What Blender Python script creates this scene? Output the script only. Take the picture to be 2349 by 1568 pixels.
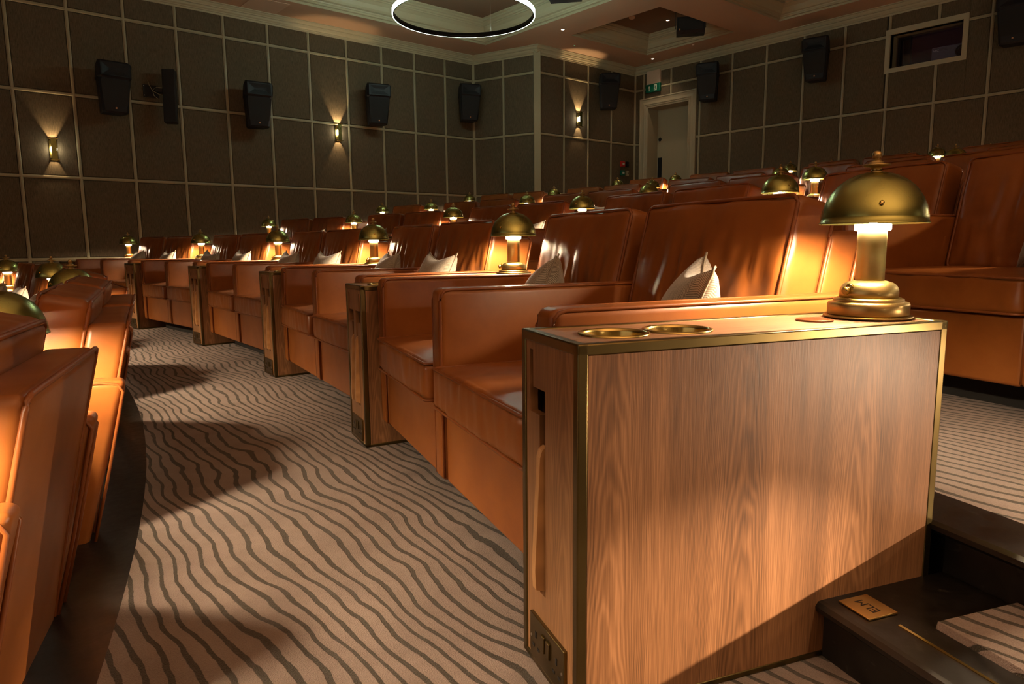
import bpy, bmesh, math, random
from mathutils import Vector, Matrix, noise
random.seed(7)
scene = bpy.context.scene
for o in list(bpy.data.objects): bpy.data.objects.remove(o)
COL = scene.collection

# ------------------------------------------------------------------ camera, world, exposure
CAMZ, PITCH, ROLL, FPX = 0.7714, 0.13942, -0.00902, 1605.02
fw = Vector((0.648364, 0.761330, 0)); rt = Vector((0.761330, -0.648364, 0)); upv = Vector((0, 0, 1))
F = fw * math.cos(PITCH) - upv * math.sin(PITCH)
U = fw * math.sin(PITCH) + upv * math.cos(PITCH)
XC = rt * math.cos(ROLL) + U * math.sin(ROLL)
UC = U * math.cos(ROLL) - rt * math.sin(ROLL)
cd = bpy.data.cameras.new('camera'); cam = bpy.data.objects.new('camera', cd); COL.objects.link(cam)
M = Matrix.Identity(4)
for i in range(3):
    M[i][0], M[i][1], M[i][2] = XC[i], UC[i], -F[i]
M[2][3] = CAMZ
cam.matrix_world = M
cd.sensor_width = 36; cd.sensor_fit = 'HORIZONTAL'; cd.lens = FPX / 2349 * 36; cd.clip_start = 0.02
scene.camera = cam
w = bpy.data.worlds.new('world'); scene.world = w; w.use_nodes = True
w.node_tree.nodes['Background'].inputs[0].default_value = (0.9, 0.75, 0.5, 1)
w.node_tree.nodes['Background'].inputs[1].default_value = 0.01
vs = scene.view_settings
vs.view_transform = 'Standard'; vs.look = 'None'; vs.gamma = 1; vs.use_curve_mapping = False
vs.exposure = 0.0
cy = scene.cycles
cy.use_denoising = True
try: cy.denoiser = 'OPENIMAGEDENOISE'
except Exception: pass
cy.max_bounces = 6; cy.diffuse_bounces = 3; cy.glossy_bounces = 3; cy.transmission_bounces = 3
cy.caustics_reflective = False; cy.caustics_refractive = False
cy.sample_clamp_indirect = 4.0; cy.use_light_tree = True
LAMP_W = 23.0; LAMP_C = (1.0, 0.72, 0.46)
RING_E = 45.0; SCONCE_W = 16.0; DOWN_W = 9.0
STEP_W = 330.0; WASH_W = 640.0; FILL_W = 24.0; OVERHEAD_W = 2.0

# ------------------------------------------------------------------ materials
def mat(name, base, rough=0.5, metal=0.0, spec=0.5, coat=0.0):
    m = bpy.data.materials.new(name); m.use_nodes = True
    b = m.node_tree.nodes['Principled BSDF']
    b.inputs['Base Color'].default_value = (*base, 1)
    b.inputs['Roughness'].default_value = rough
    b.inputs['Metallic'].default_value = metal
    b.inputs['Specular IOR Level'].default_value = spec
    b.inputs['Coat Weight'].default_value = coat
    return m
class NT:
    def __init__(s, m): s.m = m; s.t = m.node_tree; s.b = s.t.nodes['Principled BSDF']
    def n(s, typ, **kw):
        x = s.t.nodes.new(typ)
        for k, v in kw.items():
            if k.startswith('_'): setattr(x, k[1:], v)
            else: x.inputs[k.replace('_', ' ')].default_value = v
        return x
    def l(s, a, b): s.t.links.new(a, b)
    def coord(s, scale=(1, 1, 1), world=False):
        if world:
            g = s.n('ShaderNodeNewGeometry'); src = g.outputs['Position']
        else:
            g = s.n('ShaderNodeTexCoord'); src = g.outputs['Object']
        mp = s.n('ShaderNodeMapping'); mp.inputs['Scale'].default_value = scale
        s.l(src, mp.inputs['Vector']); return mp.outputs['Vector']
    def noise(s, vec, scale, detail=3, rough=0.5, dist=0.0):
        x = s.n('ShaderNodeTexNoise'); x.inputs['Scale'].default_value = scale; x.inputs['Detail'].default_value = detail
        x.inputs['Roughness'].default_value = rough; x.inputs['Distortion'].default_value = dist
        s.l(vec, x.inputs['Vector']); return x.outputs['Fac']
    def math(s, op, a, b=None, c=None):
        x = s.n('ShaderNodeMath'); x.operation = op
        for i, v in enumerate((a, b, c)):
            if v is None: continue
            if isinstance(v, (int, float)): x.inputs[i].default_value = v
            else: s.l(v, x.inputs[i])
        return x.outputs[0]
    def ramp(s, fac, stops):
        r = s.n('ShaderNodeValToRGB'); e = r.color_ramp.elements
        while len(e) < len(stops): e.new(0.5)
        for i, (p, c) in enumerate(stops):
            e[i].position = p; e[i].color = (*c, 1)
        s.l(fac, r.inputs['Fac']); return r.outputs['Color']
    def bump(s, h, strength, dist=0.01, prev=None):
        x = s.n('ShaderNodeBump'); x.inputs['Strength'].default_value = strength; x.inputs['Distance'].default_value = dist
        s.l(h, x.inputs['Height'])
        if prev is not None: s.l(prev, x.inputs['Normal'])
        return x.outputs['Normal']
    def color(s, c): s.l(c, s.b.inputs['Base Color'])
    def normal(s, c): s.l(c, s.b.inputs['Normal'])
    def roughness(s, c): s.l(c, s.b.inputs['Roughness'])

def leather(name, c0, c1, c2):
    m = mat(name, c1, 0.33, spec=0.42); t = NT(m)
    v = t.coord(world=True)
    n1 = t.noise(v, 5.0, 4, 0.6)
    t.color(t.ramp(n1, [(0.25, c0), (0.5, c1), (0.8, c2)]))
    n2 = t.noise(v, 8, 1, 0.5)
    t.roughness(t.math('MULTIPLY_ADD', n2, 0.12, 0.29))
    vo = t.n('ShaderNodeTexVoronoi'); vo.inputs['Scale'].default_value = 420; t.l(v, vo.inputs['Vector'])
    b1 = t.bump(vo.outputs['Distance'], 0.04, 0.001)
    n3 = t.noise(v, 6, 1, 0.4)
    b2 = t.bump(n3, 0.10, 0.02, b1)
    t.normal(b2)
    return m
M_leather = leather('tan_leather', (0.17, 0.050, 0.0095), (0.235, 0.075, 0.0145), (0.30, 0.104, 0.022))
M_piping = leather('piping_leather', (0.15, 0.042, 0.010), (0.20, 0.060, 0.014), (0.25, 0.08, 0.02))

def wood(name, dark, mid, light, axis='side'):
    m = mat(name, mid, 0.42, spec=0.45); t = NT(m)
    tc = t.n('ShaderNodeTexCoord'); sep = t.n('ShaderNodeSeparateXYZ'); t.l(tc.outputs['Object'], sep.inputs[0])
    X, Y, Z = sep.outputs
    u = Y if axis == 'side' else X
    z = Z
    if axis == 'top': u, z = X, Y
    cmb = t.n('ShaderNodeCombineXYZ'); t.l(u, cmb.inputs[0]); t.l(z, cmb.inputs[2])
    mp = t.n('ShaderNodeMapping'); mp.inputs['Scale'].default_value = (14, 14, 2.2); t.l(cmb.outputs[0], mp.inputs[0])
    wob = t.noise(mp.outputs[0], 1.0, 3, 0.55)
    per = 0.262
    a = t.math('DIVIDE', t.math('ADD', u, 10.03), per)
    fr = t.math('SUBTRACT', t.math('FRACT', a), 0.5)
    dx = t.math('MULTIPLY', fr, per)
    dx2 = t.math('MULTIPLY', dx, dx)
    v = t.math('MULTIPLY_ADD', dx2, 2200, t.math('MULTIPLY', z, 10.0))
    v = t.math('MULTIPLY_ADD', t.math('FLOOR', a), 0.37, v)
    v = t.math('MULTIPLY_ADD', wob, 7.0, v)
    st = t.math('MULTIPLY_ADD', t.math('SINE', t.math('MULTIPLY', v, 6.283)), 0.5, 0.5)
    mp2 = t.n('ShaderNodeMapping'); mp2.inputs['Scale'].default_value = (420, 420, 9); t.l(cmb.outputs[0], mp2.inputs[0])
    fine = t.noise(mp2.outputs[0], 1.0, 3, 0.6)
    mp3 = t.n('ShaderNodeMapping'); mp3.inputs['Scale'].default_value = (22, 22, 1.2); t.l(cmb.outputs[0], mp3.inputs[0])
    broad = t.noise(mp3.outputs[0], 1.0, 2, 0.5)
    k = t.math('MULTIPLY', st, 0.17)
    k = t.math('MULTIPLY_ADD', fine, 0.70, k)
    k = t.math('MULTIPLY_ADD', broad, 0.60, k)
    t.color(t.ramp(k, [(0.45, dark), (0.76, mid), (1.05, light)]))
    t.normal(t.bump(fine, 0.12, 0.002))
    return m
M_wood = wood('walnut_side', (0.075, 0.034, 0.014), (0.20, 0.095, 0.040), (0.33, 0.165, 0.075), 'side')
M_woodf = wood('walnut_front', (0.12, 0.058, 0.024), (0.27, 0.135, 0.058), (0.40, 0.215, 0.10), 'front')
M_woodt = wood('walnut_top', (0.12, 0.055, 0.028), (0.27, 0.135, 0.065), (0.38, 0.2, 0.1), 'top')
M_tray = wood('tray_oak', (0.30, 0.15, 0.06), (0.5, 0.27, 0.11), (0.62, 0.36, 0.16), 'front')

def brassm(name, c, rough, brush=0.0):
    m = mat(name, c, rough, 1.0); t = NT(m)
    v = t.coord((60, 60, 3)); n = t.noise(v, 3.0, 3, 0.6)
    n2 = t.noise(t.coord(), 9.0, 3, 0.6)
    t.roughness(t.math('MULTIPLY_ADD', n2, 0.08, rough - 0.03))
    t.color(t.ramp(n2, [(0.3, tuple(x * 0.92 for x in c)), (0.7, c)]))
    if brush: t.normal(t.bump(n, brush, 0.001))
    return m
M_brass = brassm('polished_brass', (0.62, 0.47, 0.16), 0.20)
M_satin = brassm('satin_brass', (0.66, 0.52, 0.22), 0.36)
M_dome = brassm('lamp_dome_brass', (0.42, 0.41, 0.13), 0.26, 0.05)
M_trim = brassm('antique_brass_trim', (0.17, 0.13, 0.052), 0.30, 0.02)
M_bronze = brassm('bronze_base', (0.52, 0.37, 0.15), 0.33)
M_copper = brassm('copper_disc', (0.45, 0.18, 0.08), 0.3)
M_black = mat('black_recess', (0.006, 0.005, 0.004), 0.7)
M_plinth = mat('black_plinth', (0.006, 0.006, 0.005), 0.7)
M_steel = mat('steel_screw', (0.6, 0.58, 0.52), 0.3, 1.0)

def mk_black_wood():
    m = mat('black_stained_wood', (0.016, 0.013, 0.010), 0.32, spec=0.5); t = NT(m)
    v = t.coord(world=True)
    n = t.noise(v, 30, 5, 0.7); s = t.n('ShaderNodeTexNoise'); s.inputs['Scale'].default_value = 9
    s.inputs['Detail'].default_value = 8; s.inputs['Distortion'].default_value = 4; t.l(v, s.inputs['Vector'])
    sc = t.math('GREATER_THAN', s.outputs['Fac'], 0.66)
    mx = t.ramp(t.math('MULTIPLY_ADD', sc, 0.35, t.math('MULTIPLY', n, 0.5)), [(0.2, (0.006, 0.005, 0.004)), (0.55, (0.014, 0.012, 0.010)), (0.85, (0.06, 0.057, 0.05))])
    t.color(mx); t.roughness(t.math('MULTIPLY_ADD', n, 0.4, 0.18)); t.normal(t.bump(n, 0.08, 0.004))
    return m
M_bwood = mk_black_wood()

def mk_carpet():
    m = mat('striped_carpet', (0.4, 0.3, 0.25), 0.95, spec=0.1); t = NT(m)
    g = t.n('ShaderNodeNewGeometry'); sep = t.n('ShaderNodeSeparateXYZ'); t.l(g.outputs['Position'], sep.inputs[0])
    v1 = t.coord((1.0, 0.6, 1), True); n1 = t.noise(v1, 2.3, 2, 0.5)
    v2 = t.coord((1.0, 0.7, 1), True); n2 = t.noise(v2, 9.0, 2, 0.5)
    v3 = t.coord((1, 1, 1), True); n3 = t.noise(v3, 70, 2, 0.5)
    x = t.math('MULTIPLY_ADD', n1, 0.23, sep.outputs[0])
    x = t.math('MULTIPLY_ADD', n2, 0.032, x)
    x = t.math('MULTIPLY_ADD', n3, 0.004, x)
    x = t.math('MULTIPLY_ADD', sep.outputs[1], -0.06, x)
    f = t.math('FRACT', t.math('DIVIDE', t.math('ADD', x, 50), 0.0405))
    d = t.math('ABSOLUTE', t.math('SUBTRACT', f, 0.5))
    mr = t.n('ShaderNodeMapRange'); mr.interpolation_type = 'SMOOTHSTEP'
    t.l(d, mr.inputs[0]); mr.inputs[1].default_value = 0.12; mr.inputs[2].default_value = 0.16; mr.inputs[3].default_value = 1; mr.inputs[4].default_value = 0
    pile = t.noise(v3, 340, 3, 0.7); blot = t.noise(v3, 6, 3, 0.6)
    base = t.ramp(t.math('MULTIPLY_ADD', pile, 0.5, t.math('MULTIPLY', blot, 0.5)), [(0.3, (0.17, 0.128, 0.108)), (0.5, (0.26, 0.20, 0.172)), (0.7, (0.35, 0.275, 0.24))])
    dk = t.ramp(pile, [(0.3, (0.022, 0.018, 0.012)), (0.7, (0.060, 0.050, 0.033))])
    mix = t.n('ShaderNodeMix'); mix.data_type = 'RGBA'
    t.l(mr.outputs[0], mix.inputs[0]); t.l(base, mix.inputs[6]); t.l(dk, mix.inputs[7])
    t.color(mix.outputs[2])
    hb = t.math('MULTIPLY_ADD', mr.outputs[0], -0.5, pile)
    t.normal(t.bump(hb, 0.8, 0.006))
    t.b.inputs['Sheen Weight'].default_value = 0.2
    return m
M_carpet = mk_carpet()

def mk_fabric():
    m = mat('wall_fabric', (0.1, 0.08, 0.05), 0.9, spec=0.15); t = NT(m)
    v = t.coord((1, 1, 0.10), True); n = t.noise(v, 160, 4, 0.7)
    vb = t.coord((1, 1, 1), True); nb = t.noise(vb, 260, 2, 0.5)
    k = t.math('MULTIPLY_ADD', n, 0.7, t.math('MULTIPLY', nb, 0.3))
    t.color(t.ramp(k, [(0.35, (0.060, 0.047, 0.028)), (0.65, (0.150, 0.120, 0.075))]))
    t.normal(t.bump(k, 0.35, 0.003))
    return m
M_fabric = mk_fabric()
M_batten = mat('painted_batten', (0.32, 0.285, 0.175), 0.45)
M_cornice = mat('cornice_paint', (0.40, 0.36, 0.23), 0.5)
M_backing = mat('wall_backing', (0.03, 0.025, 0.016), 0.9)
M_ceil = mat('ceiling_paint', (0.50, 0.34, 0.22), 0.85)
M_coffer = mat('coffer_panel', (0.16, 0.10, 0.06), 0.8)
M_door = mat('door_paint', (0.36, 0.31, 0.20), 0.55)
M_hatch = mat('plaster_hatch', (0.60, 0.44, 0.31), 0.8)
M_spk = mat('speaker_black', (0.007, 0.008, 0.010), 0.5, spec=0.3)
M_grille = mat('speaker_grille', (0.006, 0.006, 0.006), 0.8)
M_badge = mat('badge', (0.55, 0.28, 0.12), 0.4)
def grille_tex():
    t = NT(M_grille); vo = t.n('ShaderNodeTexVoronoi'); vo.inputs['Scale'].default_value = 300
    t.l(t.coord(), vo.inputs['Vector']); t.normal(t.bump(vo.outputs['Distance'], 0.5, 0.002))
grille_tex()
for mm, s, a in ((M_ceil, 60, 0.06), (M_door, 30, 0.05), (M_coffer, 26, 0.25), (M_hatch, 60, 0.05), (M_spk, 200, 0.1)):
    t_ = NT(mm); t_.normal(t_.bump(t_.noise(t_.coord(world=True), s, 3, 0.6), a, 0.004))

def mk_pillow():
    m = mat('herringbone_wool', (0.4, 0.35, 0.28), 0.9, spec=0.15); t = NT(m)
    tc = t.n('ShaderNodeTexCoord'); sep = t.n('ShaderNodeSeparateXYZ'); t.l(tc.outputs['Object'], sep.inputs[0])
    X, Y, Z = sep.outputs
    zig = t.math('PINGPONG', X, 0.012)
    s = t.math('FRACT', t.math('DIVIDE', t.math('ADD', Z, zig), 0.0052))
    k = t.math('GREATER_THAN', s, 0.5)
    n = t.noise(tc.outputs['Object'], 90, 3, 0.6)
    t.color(t.ramp(t.math('MULTIPLY_ADD', k, 0.5, t.math('MULTIPLY', n, 0.5)), [(0.15, (0.16, 0.14, 0.105)), (0.8, (0.50, 0.45, 0.36))]))
    t.normal(t.bump(k, 0.25, 0.002)); t.b.inputs['Sheen Weight'].default_value = 0.3
    return m
M_pillow = mk_pillow()
M_pillowp = mat('pillow_piping', (0.34, 0.30, 0.23), 0.8, spec=0.2)
def emis(name, c, s):
    m = bpy.data.materials.new(name); m.use_nodes = True; t = m.node_tree
    b = t.nodes['Principled BSDF']; b.inputs['Base Color'].default_value = (*c, 1)
    b.inputs['Emission Color'].default_value = (*c, 1); b.inputs['Emission Strength'].default_value = s
    return m
M_bulb = emis('lit_bulb', (1.0, 0.86, 0.62), 40)
M_diff = emis('lit_diffuser', (1.0, 0.88, 0.72), 2.5)
M_under = emis('lit_diffuser_underside', (1.0, 0.78, 0.52), 1000.0)
M_ring = emis('led_ring', (0.72, 1.0, 0.86), RING_E)
M_down = emis('downlight_lens', (1.0, 0.80, 0.60), 25)
M_green = mat('exit_green', (0.0, 0.10, 0.055), 0.4)
M_white = mat('sign_white', (0.62, 0.66, 0.56), 0.5)
M_redb = mat('call_point_red', (0.45, 0.02, 0.015), 0.4)
M_glass = mat('booth_glass', (0.02, 0.015, 0.018), 0.08, spec=0.5)
M_glass.node_tree.nodes['Principled BSDF'].inputs['Transmission Weight'].default_value = 0.0
M_proj = mat('projector_body', (0.16, 0.18, 0.22), 0.5)
M_booth = mat('booth_wall', (0.06, 0.025, 0.032), 0.8)
M_txt = mat('text_dark', (0.012, 0.009, 0.006), 0.5)
M_txtw = mat('text_light', (0.9, 0.95, 1.0), 0.5)
M_plaque = brassm('plaque_brass', (0.72, 0.47, 0.16), 0.3, 0.04)
M_led = emis('green_led', (0.1, 1.0, 0.5), 1.2)

# ------------------------------------------------------------------ geometry helpers
def link(name, me, parent=None, loc=(0, 0, 0), rot=(0, 0, 0)):
    o = bpy.data.objects.new(name, me); COL.objects.link(o)
    o.location = loc; o.rotation_euler = rot
    if parent is not None: o.parent = parent
    return o
def tag(o, label, cat, group=None):
    o['label'] = label; o['category'] = cat
    if group: o['group'] = group
    return o
def empty(name, loc=(0, 0, 0), rz=0.0):
    o = bpy.data.objects.new(name, None); COL.objects.link(o); o.location = loc; o.rotation_euler = (0, 0, rz)
    o.empty_display_size = 0.1
    return o
class MB:
    def __init__(s): s.v = []; s.f = []; s.sm = []
    def box(s, x0, x1, y0, y1, z0, z1):
        b = len(s.v)
        s.v += [(x, y, z) for z in (z0, z1) for y in (y0, y1) for x in (x0, x1)]
        for q in ((0, 2, 3, 1), (4, 5, 7, 6), (0, 1, 5, 4), (2, 6, 7, 3), (0, 4, 6, 2), (1, 3, 7, 5)):
            s.f.append([b + i for i in q]); s.sm.append(False)
        return s
    def rbox(s, x0, x1, y0, y1, z0, z1, r, seg=2, xf=None):
        hx, hy, hz = (x1 - x0) / 2, (y1 - y0) / 2, (z1 - z0) / 2
        r = min(r, hx * .999, hy * .999, hz * .999)
        c = Vector(((x0 + x1) / 2, (y0 + y1) / 2, (z0 + z1) / 2))
        v, f = rounded(hx, hy, hz, r, seg, (1, 1, 1))
        b = len(s.v)
        for p in v:
            q = p + c
            if xf: q = xf(q)
            s.v.append(tuple(q))
        for q in f:
            s.f.append([b + i for i in q])
            n_ = (v[q[1]] - v[q[0]]).cross(v[q[3]] - v[q[0]])
            if n_.length < 1e-12: n_ = (v[q[2]] - v[q[1]]).cross(v[q[3]] - v[q[1]])
            n_.normalize(); s.sm.append(max(abs(n_.x), abs(n_.y), abs(n_.z)) < 0.999)
        return s
    def lathe(s, prof, n=32, c=(0, 0, 0), cap0=True, cap1=True, axis='z'):
        b = len(s.v)
        for (r, z) in prof:
            for i in range(n):
                a = 2 * math.pi * i / n
                p = (r * math.cos(a), r * math.sin(a), z)
                if axis == 'y': p = (p[0], p[2], p[1])
                if axis == 'x': p = (p[2], p[0], p[1])
                s.v.append((c[0] + p[0], c[1] + p[1], c[2] + p[2]))
        for j in range(len(prof) - 1):
            for i in range(n):
                k = (i + 1) % n
                s.f.append([b + j * n + i, b + j * n + k, b + (j + 1) * n + k, b + (j + 1) * n + i]); s.sm.append(True)
        if cap0: s.f.append([b + i for i in reversed(range(n))]); s.sm.append(False)
        if cap1: s.f.append([b + (len(prof) - 1) * n + i for i in range(n)]); s.sm.append(False)
        return s
    def tube(s, pts, r, n=6, closed=False):
        pts = [Vector(p) for p in pts]; b = len(s.v); N = len(pts)
        for i, p in enumerate(pts):
            if closed: d = pts[(i + 1) % N] - pts[i - 1]
            else: d = pts[min(i + 1, N - 1)] - pts[max(i - 1, 0)]
            d.normalize()
            a = Vector((0, 0, 1)) if abs(d.z) < 0.9 else Vector((0, 1, 0))
            u = d.cross(a).normalized(); vv = d.cross(u)
            for k in range(n):
                t = 2 * math.pi * k / n
                s.v.append(tuple(p + u * (r * math.cos(t)) + vv * (r * math.sin(t))))
        for i in range(N if closed else N - 1):
            j = (i + 1) % N
            for k in range(n):
                l = (k + 1) % n
                s.f.append([b + i * n + k, b + i * n + l, b + j * n + l, b + j * n + k]); s.sm.append(True)
        if not closed:
            s.f.append([b + k for k in range(n)]); s.sm.append(False)
            s.f.append([b + (N - 1) * n + k for k in reversed(range(n))]); s.sm.append(False)
        return s
    def prism(s, poly, h0, h1, plane='yz'):
        # poly in plane, extruded along remaining axis
        b = len(s.v); n = len(poly)
        for h in (h0, h1):
            for (a, c) in poly:
                s.v.append({'yz': (h, a, c), 'xz': (a, h, c), 'xy': (a, c, h)}[plane])
        s.f.append([b + i for i in range(n)]); s.sm.append(False)
        s.f.append([b + n + i for i in reversed(range(n))]); s.sm.append(False)
        for i in range(n):
            j = (i + 1) % n
            s.f.append([b + i, b + n + i, b + n + j, b + j]); s.sm.append(False)
        return s
    def mesh(s, name, m, fix=True):
        me = bpy.data.meshes.new(name); me.from_pydata(s.v, [], s.f)
        me.polygons.foreach_set('use_smooth', s.sm); me.materials.append(m)
        if fix:
            bm = bmesh.new(); bm.from_mesh(me); bmesh.ops.recalc_face_normals(bm, faces=bm.faces); bm.to_mesh(me); bm.free()
        me.update(); return me
    def obj(s, name, m, parent=None, loc=(0, 0, 0), rot=(0, 0, 0), fix=True):
        return link(name, s.mesh(name, m, fix), parent, loc, rot)

def axis_pts(h, r, seg, n):
    c = [h - r + r * math.tan(math.radians(45 * i / seg)) for i in range(seg + 1)]
    inner = [-(h - r) + 2 * (h - r) * i / n for i in range(n + 1)]
    return [-x for x in reversed(c)][:-1] + inner + c[1:]
def rounded(hx, hy, hz, r, seg, n, disp=None):
    """closed rounded box as verts, quads; n = inner subdivisions per axis"""
    H = (hx, hy, hz); A = [axis_pts(H[i], r, seg, n[i]) for i in range(3)]
    idx = {}; V = []; Fc = []
    def vert(p):
        k = (round(p[0], 6), round(p[1], 6), round(p[2], 6))
        if k in idx: return idx[k]
        c = Vector([max(-(H[i] - r), min(H[i] - r, p[i])) for i in range(3)])
        d = Vector(p) - c; nn = d.normalized() if d.length > 1e-9 else Vector((0, 0, 1))
        q = c + nn * r
        if disp: q = disp(q, nn)
        idx[k] = len(V); V.append(q); return idx[k]
    for ax in range(3):
        a, b = [(1, 2), (2, 0), (0, 1)][ax]
        for sg in (-1, 1):
            for i in range(len(A[a]) - 1):
                for j in range(len(A[b]) - 1):
                    q = []
                    for (ii, jj) in ((i, j), (i + 1, j), (i + 1, j + 1), (i, j + 1)):
                        p = [0, 0, 0]; p[ax] = sg * H[ax]; p[a] = A[a][ii]; p[b] = A[b][jj]; q.append(vert(p))
                    if sg < 0: q.reverse()
                    Fc.append(q)
    return V, Fc
def rrect(hx, hy, r, k=5):
    pts = []
    for cx, cy_, a0 in ((hx - r, hy - r, 0), (-hx + r, hy - r, 90), (-hx + r, -hy + r, 180), (hx - r, -hy + r, 270)):
        for i in range(k + 1):
            a = math.radians(a0 + 90 * i / k); pts.append((cx + r * math.cos(a), cy_ + r * math.sin(a)))
    return pts
def dense(pts, step, closed=True):
    out = []; N = len(pts)
    for i in range(N if closed else N - 1):
        a, b = Vector(pts[i]), Vector(pts[(i + 1) % N]); m = max(1, int((b - a).length / step))
        for k in range(m): out.append(a + (b - a) * (k / m))
    if not closed: out.append(Vector(pts[-1]))
    return out
def copy_tree(o, parent=None):
    c = o.copy(); COL.objects.link(c)
    if parent is not None: c.parent = parent
    for ch in o.children: copy_tree(ch, c)
    return c
def text_obj(body, size, m, name, parent=None, loc=(0, 0, 0), rot=(0, 0, 0), ext=0.0006):
    cu = bpy.data.curves.new(name, 'FONT'); cu.body = body; cu.size = size; cu.extrude = ext
    cu.align_x = 'CENTER'; cu.align_y = 'CENTER'
    tmp = bpy.data.objects.new('tmp_text', cu); COL.objects.link(tmp)
    bpy.context.view_layer.update()
    me = bpy.data.meshes.new_from_object(tmp.evaluated_get(bpy.context.evaluated_depsgraph_get()))
    bpy.data.objects.remove(tmp); me.materials.clear(); me.materials.append(m)
    return link(name, me, parent, loc, rot)

# ------------------------------------------------------------------ hall layout
OX, OY = -12.022, 5.673          # common centre of all seating arcs
WA = 0.70544
RISE = 0.2243
def polar(th, R):                # th measured as fitted; returns world x, y
    a = th - WA
    return OX + R * math.cos(a), OY + R * math.sin(a)
def rz_of(th): return th - WA - math.pi / 2
YL, YP, XB = 9.95, 8.75, 10.5    # left wall, projecting wall, back wall
XR0, XR1 = 7.65, 8.035
XF, YR = -6.5, -7.0
ZC = 3.93
ROWS_Z = [-0.33, 0.635, 1.60, 2.567, 3.532]
EDGE = [12.80, 14.48, 16.16, 17.87, 19.52, 21.21]
STRIP = 0.14

def inside(x, y):
    if y > YL - 0.0 or x > XB: return False
    if x > XR1 and y > YP: return False
    if XR0 < x <= XR1 and y > YL + (YP - YL) * (x - XR0) / (XR1 - XR0): return False
    return True
def th_max(R):
    a = 0.0
    lo, hi = 0.0, 0.6
    if not inside(OX + R, OY): return None
    a = 0.0
    while a < 0.6 and inside(OX + R * math.cos(a), OY + R * math.sin(a)): a += 0.002
    return a
def th_min(R): return math.asin(max(-0.999, (-3.0 - OY) / R))
def ring_strip(mb, R0, R1, z, n=90):
    prev = None
    for j in range(n + 1):
        row = []
        for R in (R0, R1):
            a0, a1 = th_min(R), th_max(R) or 0.25
            a = a0 + (a1 - a0) * j / n
            row.append((OX + R * math.cos(a), OY + R * math.sin(a)))
        if prev:
            b = len(mb.v)
            mb.v += [(*prev[0], z), (*prev[1], z), (*row[1], z), (*row[0], z)]
            mb.f.append([b, b + 1, b + 2, b + 3]); mb.sm.append(False)
        prev = row
def arc_profile(mb, prof, n=90, a0=None, a1=None):
    # prof = list of (R, z) swept around centre
    b = len(mb.v); m = len(prof)
    for j in range(n + 1):
        for (R, z) in prof:
            lo = th_min(R) if a0 is None else a0; hi = (th_max(R) or 0.25) if a1 is None else a1
            a = lo + (hi - lo) * j / n
            mb.v.append((OX + R * math.cos(a), OY + R * math.sin(a), z))
    for j in range(n):
        for i in range(m):
            k = (i + 1) % m
            mb.f.append([b + j * m + i, b + j * m + k, b + (j + 1) * m + k, b + (j + 1) * m + i]); mb.sm.append(False)
    mb.f.append([b + i for i in range(m)]); mb.sm.append(False)
    mb.f.append([b + n * m + i for i in reversed(range(m))]); mb.sm.append(False)

def struct(o):
    o['kind'] = 'structure'; return o
trimn = [0]
def trim_name():
    trimn[0] += 1; return 'trim_%d' % trimn[0]
# carpeted tiers; first one (k = -1) is the sunken front tier
for k in range(-1, 6):
    z = k * RISE
    R0 = EDGE[k] if k >= 0 else 9.6
    R1 = EDGE[k + 1] if k < 5 else 24.0
    mb = MB()
    if k < 5:
        ring_strip(mb, R0 + (STRIP if k >= 0 else 0), R1 - 0.001, z)
    else:
        # last tier runs straight to the back wall
        n = 90; R = R0 + STRIP; a0, a1 = math.asin((-3.0 - OY) / R), math.asin((YP - OY) / R)
        for j in range(n):
            p = [(OX + R * math.cos(a), OY + R * math.sin(a)) for a in (a0 + (a1 - a0) * j / n, a0 + (a1 - a0) * (j + 1) / n)]
            b = len(mb.v)
            mb.v += [(*p[0], z), (XB, p[0][1], z), (XB, p[1][1], z), (*p[1], z)]; mb.f.append([b, b + 1, b + 2, b + 3]); mb.sm.append(False)
    o = mb.obj('floor', M_carpet, fix=False); struct(o)
    if k >= 0:
        mb = MB()
        E0 = R0
        arc_profile(mb, [(E0 + 0.03, z - RISE), (E0 + 0.03, z - 0.035), (E0 + 0.004, z - 0.028), (E0 - 0.012, z - 0.016), (E0 - 0.012, z - 0.006), (E0 - 0.004, z + 0.0005), (E0 + STRIP, z + 0.0005), (E0 + STRIP, z - RISE)])
        o = mb.obj(trim_name(), M_bwood); struct(o)
mb = MB(); mb.box(XF, 3.0, -7, YL, -0.5, -0.48); struct(mb.obj('floor', M_carpet))

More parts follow.
